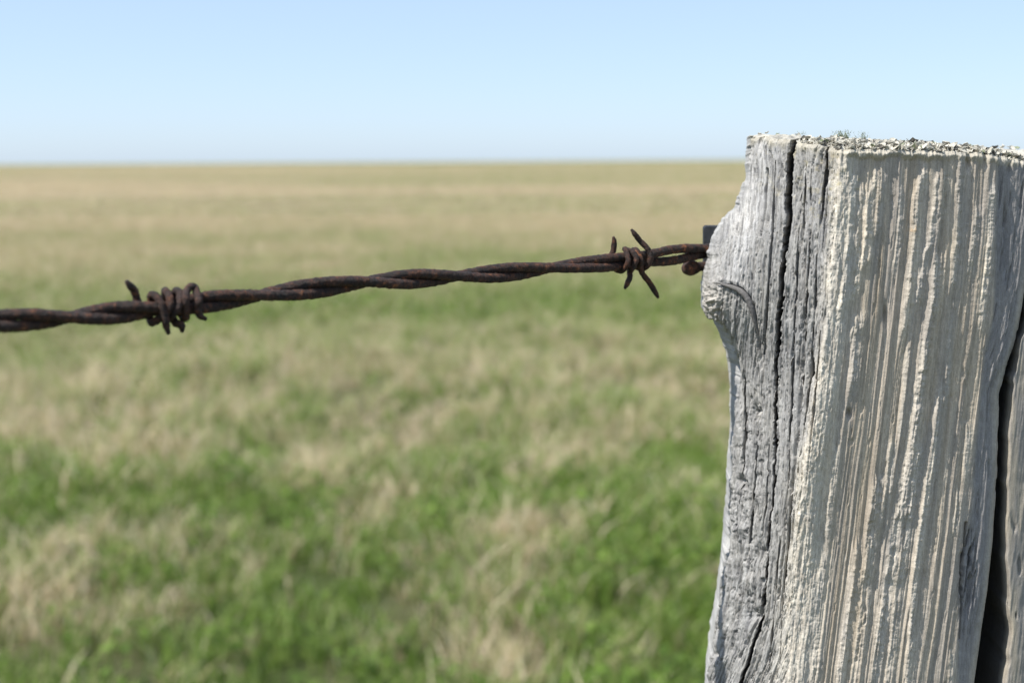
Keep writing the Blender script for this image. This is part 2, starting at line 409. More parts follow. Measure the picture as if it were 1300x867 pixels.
# knot patch at the widest point, rough, with the ledge under it
kp = spot(905, 385, 16, 26); hl += kp*(1.0+1.5*fbm(xs/5, py/5, 131, 3))
ledge = np.interp(py, [398, 408, 430, 470, 520, 560], [893, 915, 931, 939, 943, 925])
hl -= 3.2*ss(2, -4, xs-ledge)*ss(403, 411, py)*ss(560, 470, py)
def dist_line(pts):
    d = np.full(xs.shape, 1e9); sgn = np.zeros(xs.shape); tt = np.zeros(xs.shape); n = len(pts)-1
    for i in range(n):
        (ax, ay), (bx, by) = pts[i], pts[i+1]; dx, dy = bx-ax, by-ay; l2 = dx*dx+dy*dy
        t = np.clip(((xs-ax)*dx+(py-ay)*dy)/l2, 0, 1)
        e = np.hypot(xs-ax-t*dx, py-ay-t*dy); m = e < d
        d = np.where(m, e, d); sgn = np.where(m, np.sign((xs-ax)*dy-(py-ay)*dx), sgn); tt = np.where(m, (i+t)/n, tt)
    return d, sgn, tt
# curled scar
d, sg, tt = dist_line([(916, 361), (928, 363), (940, 367), (949, 377), (955, 392), (960, 415), (965, 445), (970, 480), (974, 505)])
gw = np.interp(tt, [0, .1, .35, .6, .8, 1], [.8, 1.6, 2.6, 2.8, 2.2, .6])
hl -= 1.5*ss(gw+.8, gw-.8, d)*ss(1, .7, tt)*ss(0, .05, tt)
hl += .3*np.exp(-((d*sg-6.5)/3)**2)*ss(.75, .3, tt)
# the long drying crack and its little neighbours
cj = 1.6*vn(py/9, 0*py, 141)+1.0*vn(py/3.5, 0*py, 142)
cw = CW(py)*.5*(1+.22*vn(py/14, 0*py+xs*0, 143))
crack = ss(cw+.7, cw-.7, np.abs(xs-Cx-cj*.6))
hl = hl*(1-crack*.9); hd = -13*crack
d, sg, tt = dist_line([(1049, 186), (1048, 215), (1045, 252), (1041, 300)])
hd -= 5*ss(2.6, 1.2, d)*ss(1, .6, tt)
hd = hd*(1-.55*ss(.05, .5, vn(py/16, 0*py, 148))*ss(430, 520, py))
for q_, pts in enumerate(([(1031, 215), (1027, 330), (1022, 430), (1016, 520), (1008, 600), (999, 690)], [(1038, 300), (1032, 430), (1024, 520), (1014, 600)], [(1017, 240), (1012, 330), (1008, 430), (1005, 520), (1000, 620)],
        [(1012, 560), (1004, 660), (996, 740), (990, 840)], [(962, 545), (959, 620), (951, 690)], [(946, 470), (945, 560), (941, 640)], [(977, 560), (973, 640), (966, 700)], [(985, 205), (981, 290), (975, 370), (970, 450)],
        [(990, 680), (984, 760), (976, 850)], [(1024, 190), (1023, 240), (1019, 290)], [(1043, 420), (1034, 520), (1022, 620)])):
    d, sg, tt = dist_line(pts)
    hd -= 2.6*ss(1.9, .7, d+.35*vn(py/9, xs/9, 600+q_)+.8*(1-ss(-.7, .1, vn(py/70, 0*py, 620+q_)))+1.2*abs(tt-.5)**2*4)
d, sg, tt = dist_line([(975, 215), (972, 262), (966, 300)]); hl -= 1.6*ss(1.8, .6, d)
d, sg, tt = dist_line([(1020, 400), (1017, 470), (1011, 560), (1001, 640), (995, 700), (988, 760)]); hl -= 1.6*ss(2.0, .6, d+1.2*vn(py/8, xs/8, 9))
d, sg, tt = dist_line([(968, 735), (970, 765), (955, 800), (938, 835)]); hl -= 1.4*ss(2.4, .6, d+1.2*vn(py/8, xs/8, 10))
hd -= 2.2*spot(953, 190, 3.0, 12)+1.8*spot(966, 180, 3, 8)

# right, split face: long ridges that lean with the grain
qr = xs-AX(py)
wr = 2.0*fbm(qr/40, py/120, 170, 3)
hr += .60*fbm((qr+wr)/26, py/420, 151, 2)+.42*fbm((qr+wr)/4.2, py/520, 152, 2)+.36*fbm((qr+wr)/6.5, py/230, 153, 3)+.26*fbm((qr+wr)/2.3, py/170, 155, 3)+.035*fbm(qr/3, py/3, 157, 3)
hr -= .13*ss(.25, .6, fbm((qr+wr)/2.4, py/90, 156, 3))
hr -= .35*ss(.45, .7, fbm((qr+wr)/5, py/28, 158, 3))
ragged = fbm(xs/4.5, py/6.5, 159, 4, .6); cross = fbm(xs/14, py/3.2, 160, 3)
RL = [  # points, height mm, width px
 ([(1081, 222), (1077, 288), (1071, 350), (1064, 400)], .75, 4), ([(1093, 238), (1088, 298), (1086, 350), (1077, 388)], .8, 4),
 ([(1112, 211), (1106, 240), (1100, 275), (1097, 309), (1093, 345)], 1.1, 6), ([(1119, 222), (1114, 260), (1110, 300)], .7, 4),
 ([(1087, 398), (1082, 425), (1082, 466), (1078, 505)], 1.0, 6), ([(1172, 211), (1163, 245), (1158, 290), (1156, 330), (1150, 375), (1142, 435)], .95, 5),
 ([(1188, 222), (1185, 262), (1177, 309), (1168, 345), (1160, 392)], .8, 4.5), ([(1199, 205), (1195, 260), (1189, 300)], .5, 3),
 ([(1187, 318), (1183, 369), (1175, 419), (1167, 466), (1160, 521), (1151, 585), (1140, 644), (1128, 712), (1115, 796), (1105, 880)], 1.15, 6.5),
 ([(1218, 196), (1216, 233), (1215, 270), (1212, 309), (1205, 372)], .7, 4), ([(1239, 262), (1235, 305), (1229, 350)], .6, 4),
 ([(1260, 228), (1255, 279), (1254, 305), (1250, 347), (1246, 377), (1242, 422)], .9, 4.5),
 ([(1192, 490), (1187, 520), (1183, 572), (1172, 640), (1162, 712), (1155, 796), (1150, 880)], .8, 4.5),
 ([(1131, 552), (1123, 627), (1111, 680)], .7, 4), ([(1112, 604), (1103, 669), (1098, 733), (1090, 796), (1081, 880)], 1.15, 7),
 ([(1087, 686), (1079, 754), (1066, 839), (1060, 890)], .9, 6), ([(1163, 560), (1151, 678), (1140, 737), (1132, 796), (1126, 880)], .8, 5),
 ([(1215, 620), (1210, 682)], .6, 3.5), ([(1207, 822), (1202, 890)], .6, 3.5), ([(1228, 540), (1223, 612)], .55, 3.5),
 ([(1142, 232), (1140, 300), (1132, 350)], .45, 3), ([(1045, 700), (1036, 780), (1030, 867)], .7, 5), ([(1060, 560), (1055, 620), (1048, 680)], .5, 4),
 ([(1149, 440), (1146, 500), (1140, 560)], .45, 3), ([(1205, 400), (1202, 470), (1196, 520)], .4, 3)]
rmask = np.zeros_like(xs)
for pts, amp, wd in RL:
    y0, y1 = pts[0][1], pts[-1][1]; xl = np.interp(py, [p[1] for p in pts], [p[0] for p in pts])+1.2*vn(py/17, 0*py, int(y0))
    dd = xs-xl; e = np.where(dd < 0, np.exp(-(dd/(wd*.62))**2), np.exp(-(dd/(wd*1.9))**2))
    tp = ss(y0-6, y0+16, py+9*fbm(xs/2.2, py/30, int(y0)+3, 2))*ss(y1+10, y1-20, py); ev = 1+.35*vn(py/24, 0*py, int(y1)+5)
    hr += amp*.85*e*tp*ev*(1+.30*ragged+.35*fbm((xs-xl)/2.6, py/60, int(y0)+9, 2)); rmask = np.maximum(rmask, e*tp)
hr += rmask*.14*ragged+rmask*.10*cross
hr += .05*cross*ss(1100, 1200, xs)
# lip of the sawn top, overhanging the face a little
lip = ss(13, 4, py-top[None, :]-2.5*vn(xs/12, 0*xs, 180))*ss(Rx+2, Rx+10, xs)
hr += lip*(1.25+.5*ragged)*np.interp(xs, [1060, 1180, 1200, 1320], [1, 1, .55, .5])
for a in ((1230, 206, 3, 9), (1251, 203, 3, 9), (1284, 215, 2.5, 14), (1124, 400, 2.5, 14), (1078, 525, 3, 6), (1279, 290, 2, 40)): hr -= 2.0*spot(*a)
# blue-grey weathered channel near the right edge, torn near its foot
Bx = B_(py); chan = ss(Bx-4, Bx+5, xs); edge = ss(9, 3, Ex-xs)
cm = chan*(1-edge)
hr = hr*(1-.5*cm)-cm*1.1+cm*(.45*fbm((xs-Ex)/5, py/90, 161, 4)+.25*fbm((xs-Ex)/3, py/20, 163, 3))
hr -= cm*.8*ss(.3, .6, fbm((xs-Ex)/3.5, py/50, 165, 3))
torn = np.exp(-((xs-np.interp(py, [670, 800], [1232, 1226]))/9)**2)*ss(664, 690, py)*ss(800, 745, py)
hr -= torn*3.2*ss(-.15, .25, fbm((xs+.18*py)/3.4, py/34, 167, 3))
d, sg, tt = dist_line([(1227, 664), (1224, 700), (1221, 735), (1222, 770), (1219, 812)]); hr -= 1.8*ss(2.4, .8, d)
hr -= .9*ss(9, 0, Ex-xs)**2
# cream lumpy arris between the two sides, falling off steeply to the right lower down
wR = ss(Rx-7, Rx+7, xs)
ar = np.exp(-((xs-Rx-5)/np.where(xs < Rx+5, 13, np.interp(py, [190, 480, 700, 867], [13, 16, 30, 36])))**2)
arris = ar*(.85+.42*fbm(xs/3.6, py/14, 171, 4, .6)+.16*fbm(xs/2.5, py/4, 173, 2))
grv = np.exp(-((xs-Rx-26)/6.5)**2)*ss(450, 540, py)*ss(760, 700, py)
h = hl*(1-wR)+hr*wR+arris-.8*grv
# soften top arris
rim = ss(5, 0, py-top[None, :]); h -= .7*rim
h = h*ss(0, .012, s*0+np.where(xs < Rx, s+.012, 1))
Pd = P+Nn*(h*MM)[..., None]-np.array([.36, .93, 0])*(hd*(1-wR)*MM)[..., None]

# colours of the wood, with shade painted into the long crack
def col(c): return np.array(c)[None, None, :]
def mixc(a, b, f): return a*(1-f[..., None])+b*f[..., None]
grey, grey2, tan, cream, blue, lich, yel, dark = map(col, ([.37, .365, .35], [.20, .198, .19], [.52, .45, .355], [.70, .655, .56], [.27, .265, .27], [.52, .53, .46], [.46, .41, .26], [.09, .088, .085]))
one = np.ones(xs.shape+(3,))
cl = mixc(one*grey, one*grey2, np.clip(.5+.9*fbm((ql+wob)/7, py/70, 201, 4), 0, 1)*.60)
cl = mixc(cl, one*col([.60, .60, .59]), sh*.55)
cl = mixc(cl, one*dark, np.clip(.7*slit+.6*slit2+.5*pit, 0, 1)*.75)
cl = mixc(cl, one*col([.15, .15, .152]), ss(.08, .42, fbm((ql+wob)/2.0, py/24, 221, 4, .7))*.8)
cl = mixc(cl, one*col([.58, .575, .55]), ss(.15, .55, fbm(ql/2.4, py/22, 223, 4, .7))*.4)
cl = mixc(cl, one*col([.46, .43, .38]), np.clip(kp*1.2, 0, 1)*.7)
cr = mixc(one*tan, one*cream, np.clip(rmask*1.1, 0, 1)*.45)
cr = cr*(1+.30*fbm((qr+wr)/1.8, py/110, 225, 3)+.18*fbm((qr+wr)/8, py/300, 226, 2))[..., None]
cr = mixc(cr, one*blue, np.clip(.5+1.2*fbm((qr+wr)/10, py/160, 205, 3), 0, 1)*.38)
cr = mixc(cr, one*col([.42, .34, .24]), ss(.1, .6, fbm((qr+wr)/14, py/220, 206, 3))*.40)
cr = mixc(cr, one*blue, cm*.85)
cr = mixc(cr, one*col([.44, .42, .37]), edge*.7)
cr = mixc(cr, one*cream, lip*.55)
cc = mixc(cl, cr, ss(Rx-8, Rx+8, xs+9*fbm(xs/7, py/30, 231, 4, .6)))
xj = xs+8*fbm(xs/9, py/26, 233, 4, .6)
cc = mixc(cc, one*cream, np.clip(np.exp(-((xj-Rx-8)/np.interp(py, [190, 500, 750], [14, 16, 24]))**2)*1.3, 0, 1)*np.clip(.75+.5*fbm(xs/6, py/10, 207, 3), 0, 1)*.85)
lm = ss(.22, .5, fbm(xs/7, py/9, 211, 4))*ss(330, 185, py)*ss(948, 1000, xs)*ss(1110, 1050, xs)
cc = mixc(cc, one*yel, lm*.5)
yl2 = ss(.30, .5, fbm(xs/5, py/6, 213, 4))*(spot(1083, 232, 22, 16)+spot(1042, 240, 14, 40))
cc = mixc(cc, one*col([.47, .42, .24]), np.clip(yl2, 0, 1)*.8)
cc = mixc(cc, one*col([.70, .50, .30]), np.clip(spot(1158, 290, 5, 5)*ss(-.1, .3, ragged), 0, 1)*.8)
rimc = ss(14, 2, py-top[None, :]-4*vn(xs/7, 0*xs, 215)); cc = mixc(cc, one*col([.44, .41, .33]), rimc*.7)
cc = mixc(cc, one*col([.16, .155, .15]), np.clip(crack, 0, 1)*.7)  # crack darkened: blackened wood, with the shade inside it put into the colour
cc = mixc(cc, one*col([.07, .07, .075]), np.clip(torn*1.3, 0, 1)*.6*ss(-.1, .3, fbm(xs/4, py/11, 168, 3)))
cc = cc*(1+.16*fbm(xs/2.2, py/5, 217, 3))[..., None]

# hidden sides, closed round the back, as columns in world space
nb = 96
XL, XE = P[:, 0, 0], P[:, -1, 0]; YLs, YEs = Pd[:, 0, 1], Pd[:, -1, 1]
Pd0, PdE = Pd[:, 0], Pd[:, -1]
def ring_back(PE, PL, xe, xl):
    pts = [(PE[:, 0], PE[:, 1]), (xe-.0012, PE[:, 1]+.006), (xe-.002, .500+0*xe), (xe*0+.197, .501+0*xe), (xe*0+.203, .525+0*xe), (xe*0+.196, .556+0*xe),
           (.5*(xe*0+.19+xl), .574+0*xe), (xl+.016, .560+0*xe), (xl+.006, .535+0*xe), (xl+.0015, .512+0*xe), (PL[:, 0], PL[:, 1])]
    A = np.array([[p[0], p[1]] for p in pts])         # k,2,rows
    seg = np.sqrt(((A[1:]-A[:-1])**2).sum(1)).mean(1); cum = np.concatenate([[0], np.cumsum(seg)]); cum /= cum[-1]
    q = np.linspace(0, 1, nb+2)[1:-1]; out = np.zeros((A.shape[2], nb, 3))
    for i, t in enumerate(q):
        k = min(np.searchsorted(cum, t, 'right')-1, len(pts)-2); f = (t-cum[k])/(cum[k+1]-cum[k])
        out[:, i, :2] = (A[k]*(1-f)+A[k+1]*f).T; out[:, i, 2] = PE[:, 2]*(1-t)+PL[:, 2]*t
    return out
back = ring_back(PdE, Pd0, XE, XL)
# roughen
bn = np.arange(nb)[None, :]; br = np.arange(NROW)[:, None]
rr = fbm(bn/2.2+0*br, br/40., 301, 4)*.0011*ss(0, 6, bn)*ss(0, 5, nb-1-bn)
cen = np.array([.13, .51]); dv_ = back[..., :2]-cen; back[..., :2] += dv_/np.linalg.norm(dv_, axis=-1, keepdims=True)*rr[..., None]
full = np.concatenate([Pd, back], 1); ncol = full.shape[1]
cb = (np.array([.36, .36, .35])[None, None]*(1+.3*fbm(bn/2.+0*br, br/30., 303, 3))[..., None])
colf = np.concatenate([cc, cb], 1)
# foot of the post, down into the soil
lowz = np.linspace(full[-1, :, 2].mean()-.01, -.25, 60)
foot = []; fz0 = full[-1]
for i, zz in enumerate(lowz):
    q = fz0.copy(); k = (fz0[:, 2].mean()-zz)
    rad = (q[:, :2]-cen)*(1+.05*k)
    q[:, :2] = cen+rad+np.array([-.045*k, 0]); q[:, 2] = zz+(fz0[:, 2]-fz0[:, 2].mean())*max(0, 1-i/6); foot.append(q)
foot = np.array(foot); cf = np.repeat(colf[-1:], len(lowz), 0)
# top surface
K = 70; rimP = full[0]; ctr = np.array([.135, .512, rimP[:, 2].mean()+.0012])
kk = (np.linspace(0, 1, K+1)[1:])[:, None]
cap = rimP[None]*(1-kk[..., None])+ctr*kk[..., None]
inner = ss(0, .12, kk)
cap[..., 2] += (.0006*inner + inner*(.0009*fbm(cap[..., 0]*220, cap[..., 1]*220, 311, 4, .6)+.0007*fbm(cap[..., 0]*700, cap[..., 1]*700, 315, 3)))*(1-kk)**.15
ringc = inner*.0
ccap = np.array([.46, .44, .38])[None, None]*(1+.35*fbm(cap[..., 0]*260, cap[..., 1]*260, 317, 4))[..., None]
ccap = ccap*(1-.45*ss(.25, .5, fbm(cap[..., 0]*420, cap[..., 1]*420, 319, 3))[..., None])
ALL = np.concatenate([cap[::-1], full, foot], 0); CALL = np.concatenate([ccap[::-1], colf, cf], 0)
nr = ALL.shape[0]
I = np.arange(nr*ncol).reshape(nr, ncol); J = np.roll(I, -1, 1)
F = np.stack([I[:-1], J[:-1], J[1:], I[1:]], -1).reshape(-1, 4)
print('post verts', ALL.shape, 'tris', len(F)*2)

post_base = (0.09, .51, 0)
post = empty('fence_post', post_base)
set_prop(post, 'weathered grey split wooden fence post with lichen covered sawn top', 'fence post')
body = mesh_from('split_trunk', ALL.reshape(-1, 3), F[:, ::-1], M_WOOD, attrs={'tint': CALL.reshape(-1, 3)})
adopt(body, post)

# the piece split off at the right of the dark gap
def slab():
    n, m = 90, 300
    GX_ = curve([(1332, 190), (1318, 330), (1305, 405), (1297, 430), (1289, 462), (1284, 500), (1281, 550), (1278, 600), (1277, 700), (1279, 760), (1284, 800), (1281, 835), (1276, 867), (1273, 900)])
    v = np.linspace(0, 1, m)[:, None]; y = 208+v*(900-208); u = np.linspace(0, 1, n)[None]
    xl = GX_(y)-2.5+1.6*vn(y/12, 0*y, 401); x = xl+(1352-xl)*u; y = y+0*u
    Y = .4610+.003*np.exp(-(u/.035)**2)+.010*u**2
    hh = .35*fbm((x-AX(y))/9, y/150, 403, 3)+.14*fbm((x-AX(y))/3, y/60, 405, 3)+.06*fbm(x/3, y/5, 407, 3)
    pitm = ss(.2, .5, fbm(x/9, y/30, 409, 3))*ss(640, 700, y)*ss(.35, .1, u+.0*y)
    hh -= 2.0*pitm
    P = unproj(x, y, Y); P[..., 1] -= hh*.001
    b = np.zeros((m, 24, 3)); tt = np.linspace(0, 1, 26)[1:-1]
    PR, PL = P[:, -1], P[:, 0]
    ky = np.interp(tt, [0, .25, .75, 1], [0, 1, 1, 0])
    for i, q in enumerate(tt):
        fx = np.interp(q, [0, .25, .75, 1], [0, 0, 1, 1])
        b[:, i, 0] = PR[:, 0]*(1-fx)+(PL[:, 0]+.001*ky[i])*fx; b[:, i, 1] = (PR[:, 1]*(1-fx)+PL[:, 1]*fx)*(1-ky[i])+.4985*ky[i]; b[:, i, 2] = PR[:, 2]*(1-fx)+PL[:, 2]*fx
    full = np.concatenate([P, b], 1); nc = full.shape[1]
    c = mixc(np.ones(x.shape+(3,))*col([.40, .36, .29]), np.ones(x.shape+(3,))*blue, np.clip(.5+fbm(x/8, y/60, 411, 3), 0, 1)*.6)
    c = mixc(c, np.ones(x.shape+(3,))*dark, pitm*.7)
    cb = np.ones((m, 24, 3))*np.array([.13, .125, .12])
    C = np.concatenate([c, cb], 1)
    lz = np.linspace(full[-1, :, 2].mean()-.01, -.25, 30); ft = []
    for i, zz in enumerate(lz):
        q = full[-1].copy(); k = full[-1, :, 2].mean()-zz; q[:, :2] = cen+(q[:, :2]-cen)*(1+.05*k)+np.array([-.045*k, 0]); q[:, 2] = zz; ft.append(q)
    capc = full[0].mean(0); cp = np.array([full[0]*(1-k)+capc*k for k in np.linspace(1, .12, 8)])
    A = np.concatenate([cp, full, np.array(ft)], 0); C = np.concatenate([np.repeat(C[:1], 8, 0), C, np.repeat(C[-1:], 30, 0)], 0)
    I = np.arange(A.shape[0]*nc).reshape(-1, nc); J = np.roll(I, -1, 1)
    F = np.stack([I[:-1], J[:-1], J[1:], I[1:]], -1).reshape(-1, 4)
    o = mesh_from('split_off_slab', A.reshape(-1, 3), F[:, ::-1], M_WOOD, attrs={'tint': C.reshape(-1, 3)})
    o['label'] = 'narrow darker slab split off along the right side of the post'
    adopt(o, post)
slab()

# lichen crust and flakes on the sawn top
def lich_mat(name, stops):
    t = NT(name); a = t.noise(t.coord(), 900, 4, .6)
    c = t.ramp(a, stops); t.l(c, t.b.inputs['Base Color']); t.rough(.95, .1)
    g = t.n('ShaderNodeNewGeometry'); t.bump(a, .6, .0002)
    return t.m
M_LI = lich_mat('pale_grey_lichen', [(.3, (.30, .28, .225)), (.5, (.48, .455, .385)), (.7, (.64, .615, .54))])
M_LD = lich_mat('dark_lichen', [(.3, (.05, .047, .04)), (.6, (.13, .12, .10)), (.8, (.25, .24, .20))])
M_LG = lich_mat('green_grey_lichen', [(.3, (.10, .12, .06)), (.6, (.24, .26, .17)), (.8, (.42, .43, .34))])
def flake(r, size):
    k = 9; a = np.linspace(0, 2*math.pi, k, endpoint=False); rad = size*(.55+.55*r.uniform(size=k)); e = r.uniform(.6, 1)
    cup = r.uniform(.15, .9)/size*.5; th = size*.10
    ringp = np.stack([rad*np.cos(a), e*rad*np.sin(a), cup*rad**2+r.normal(0, size*.10, k)], -1)
    mid = np.stack([.5*rad*np.cos(a), .5*e*rad*np.sin(a), cup*.25*rad**2], -1)
    up = np.concatenate([[[0, 0, 0]], mid, ringp]); V = np.concatenate([up, up-[0, 0, th]])
    F = []; n = len(up)
    for i in range(k):
        j = (i+1) % k
        for o, fl in ((0, 1), (n, -1)):
            for tri in ((o, o+1+i, o+1+j), (o+1+i, o+1+k+i, o+1+k+j), (o+1+i, o+1+k+j, o+1+j)): F.append(tri[::fl])
        F += [(1+k+i, n+1+k+i, n+1+k+j), (1+k+i, n+1+k+j, 1+k+j)]
    return V, np.array(F)
def rotm(r, tilt):
    return np.array((Matrix.Rotation(r.uniform(0, 6.28), 3, 'Z') @ Matrix.Rotation(r.normal(0, tilt), 3, 'X') @ Matrix.Rotation(r.normal(0, tilt), 3, 'Y')))
capv = cap.reshape(-1, 3); r = np.random.default_rng(21)
wgt = np.broadcast_to((1-kk)+.02, cap.shape[:2]).reshape(-1)*(np.concatenate([ss(990, 1060, xs[0]), np.full(nb, .25)])[None, :]*np.ones((K, 1))).reshape(-1)
wgt = wgt/wgt.sum()
def pick(n):
    return capv[r.choice(len(capv), n, p=wgt)]
for name, mat, n, s0, s1 in (('lichen_crust', M_LI, 1700, .0006, .0019), ('dark_lichen_crust', M_LD, 430, .0007, .0019), ('green_lichen_crust', M_LG, 170, .0006, .0013)):
    V = []; F = []; b = 0
    for p in pick(n):
        v, f = flake(r, r.uniform(s0, s1)); v = v@rotm(r, .55).T+p+[0, 0, r.uniform(-.0003, .0011)]; V.append(v); F.append(f+b); b += len(v)
    o = mesh_from(name, np.concatenate(V), np.concatenate(F), mat, smooth=False); o['kind'] = 'stuff'; adopt(o, post)
protos = []
for i in range(10):
    v, f = flake(r, 1.0); me = mesh_from('lichen_flake', v, f, [M_LI, M_LI, M_LD, M_LG, M_LI][i % 5], smooth=False)
    protos.append(me.data); bpy.data.objects.remove(me)
bigp = pick(90)
for i, p in enumerate(bigp):
    o = bpy.data.objects.new('lichen_flake', protos[i % 10]); COL.objects.link(o)
    s_ = r.uniform(.0014, .0022); mt = Matrix(rotm(r, .35).tolist()).to_4x4()
    o.parent = post
    o.matrix_basis = Matrix.Translation(Vector(p.tolist())+Vector((0, 0, r.uniform(.0002, .0009)))-post.location) @ mt @ Matrix.Scale(s_, 4)
def moss(base, n, spread, hgt, seed):
    r = np.random.default_rng(seed); V = []; F = []
    for i in range(n):
        b = np.array(base)+[r.normal(0, spread), r.normal(0, spread), 0]; hh = r.uniform(.4, 1)*hgt; ln = r.normal(0, .35, 2)*hh; yaw = r.uniform(0, 6.28)
        for j in range(6):
            f = j/6; c = b+np.array([ln[0]*f, ln[1]*f, hh*f]); a = yaw+j*2.4; q = hh*.30*(1-.5*f); e = np.array([-math.sin(a), math.cos(a), 0])*q*.22
            k = len(V); V += [c-e, c+e, c+np.array([math.cos(a)*q, math.sin(a)*q, q*.8])]; F.append((k, k+1, k+2))
    o = mesh_from('moss_tuft', np.array(V), np.array(F), M_MOSS, smooth=False); adopt(o, post)
t = NT('olive_moss'); n_ = t.noise(t.coord(), 700, 3); t.l(t.ramp(n_, [(.3, (.07, .085, .025)), (.7, (.22, .23, .08))]), t.b.inputs['Base Color']); t.rough(.9, .1); M_MOSS = t.m
def cap_at(px, pyy, Y):
    p = unproj(px, pyy, Y); q = np.array([0, 0, .0009])+ capv[np.argmin((capv[:, 0]-p[0])**2+(capv[:, 1]-p[1])**2)]; return q
moss(cap_at(1072, 178, .49), 60, .0015, .0036, 1); moss(cap_at(1096, 178, .50), 20, .0012, .003, 2); moss(cap_at(1160, 175, .50), 26, .0016, .0024, 3)
moss(cap_at(1228, 180, .50), 22, .0018, .0022, 4); moss(cap_at(1020, 178, .48), 14, .001, .0016, 5); moss(cap_at(1262, 186, .49), 14, .0015, .0024, 6)

# ---------------------------------------------------------------- barbed wire
def catmull(P, n):
    P = np.array(P, float); P = np.vstack([2*P[0]-P[1], P, 2*P[-1]-P[-2]]); out = []
    for i in range(1, len(P)-2):
        t = np.linspace(0, 1, n, endpoint=False)[:, None]; a, b, c, d = P[i-1:i+3]
        out.append(.5*(2*b+(c-a)*t+(2*a-5*b+4*c-d)*t*t+(3*b-a-3*c+d)*t**3))
    out.append(P[-2:-1]); return np.concatenate(out)
def resample(P, step):
    s = np.concatenate([[0], np.cumsum(np.linalg.norm(np.diff(P, axis=0), axis=1))]); n = max(3, int(s[-1]/step)); q = np.linspace(0, s[-1], n)
    return np.stack([np.interp(q, s, P[:, i]) for i in range(3)], -1), q
def tube(name, P, rad, mat, step=.0004, k=18, rough=.10, seed=0, cut=True):
    P, q = resample(np.asarray(P), step); T = np.gradient(P, axis=0); T /= np.linalg.norm(T, axis=1, keepdims=True)
    n = np.cross(T[0], [0, 0, 1.]); 
    if np.linalg.norm(n) < .1: n = np.cross(T[0], [0, 1., 0])
    n /= np.linalg.norm(n); Ns = []
    for t_ in T:
        n = n-t_*n.dot(t_); n /= np.linalg.norm(n); Ns.append(n)
    Ns = np.array(Ns); Bs = np.cross(T, Ns); a = np.linspace(0, 2*math.pi, k, endpoint=False)[None]
    qq = q[:, None]*1000
    nz = fbm(qq*1.1+seed*7, np.cos(a)*1.3+5, seed, 5, .75)+.6*vn(qq*2.6+3, np.sin(a)*1.6+9, seed+5)
    R = (rad if np.isscalar(rad) else np.interp(q/q[-1], np.linspace(0, 1, len(rad)), rad)[:, None])*(1+rough*nz)
    V = P[:, None]+R[..., None]*(np.cos(a)[..., None]*Ns[:, None]+np.sin(a)[..., None]*Bs[:, None])
    m = len(P); V = V.reshape(-1, 3); I = np.arange(m*k).reshape(m, k); J = np.roll(I, -1, 1)
    F = [np.stack([I[:-1], J[:-1], J[1:], I[1:]], -1).reshape(-1, 4)]
    V = np.vstack([V, P[0], P[-1]]); c0, c1 = len(V)-2, len(V)-1
    F.append(np.stack([np.full(k, c0), J[0], I[0]], -1)); F.append(np.stack([np.full(k, c1), I[-1], J[-1]], -1))
    return mesh_from(name, V, F, mat)
wk = [(-160, 418), (-60, 411), (0, 407.5), (75, 404), (150, 397), (215, 390.5), (260, 384), (310, 378), (361, 371), (415, 364), (469, 358), (520, 354.5), (581, 351), (650, 345.5), (700, 340.5), (740, 336.5), (800, 331), (850, 324.5), (880, 320.5), (905, 318), (940, 316.5)]
def invY(x): return 2.78+(1.955-2.78)*(x/905.0)
ctrl = np.array([unproj(x, y, 1/invY(x)) for x, y in wk])
dense = catmull(ctrl, 40); dpx = catmull(np.array([[x, 0, 0] for x, y in wk]), 40)[:, 0]
dir0 = (dense[0]-dense[60]); dir0 /= np.linalg.norm(dir0)
NRM = 1.5*MM
tan_ = np.gradient(dense, axis=0); tan_ /= np.linalg.norm(tan_, axis=1, keepdims=True)
camv = np.array([0, 0, H])-dense; camv -= tan_*(camv*tan_).sum(1, keepdims=True); camv /= np.linalg.norm(camv, axis=1, keepdims=True)
upv = np.cross(camv, tan_); upv *= np.sign(upv[:, 2:3])
phx = [-160, -50, 90, 215, 330, 468, 581, 700, 818, 860, 925, 960]; phv = [-7.3, -6.5, -5.5, -4.4, -3.5, -2.5, -1.5, -.5, .35, .15, .45, .8]
phv[8] = .28; phv[9] = .02
ph = np.interp(dpx, phx, phv)
ker = np.hanning(41); ker /= ker.sum(); ph = np.convolve(np.pad(ph, 20, 'edge'), ker, 'valid')*math.pi
sep = np.interp(dpx, [0, 700, 790, 822, 850, 868, 885, 960], [1, 1, 1, 1.15, 1.35, 1.2, .95, .8])
wire = empty('barbed_wire', tuple(dense[-1])); set_prop(wire, 'rusty brown twisted barbed wire stretched from the left edge to the post', 'barbed wire')
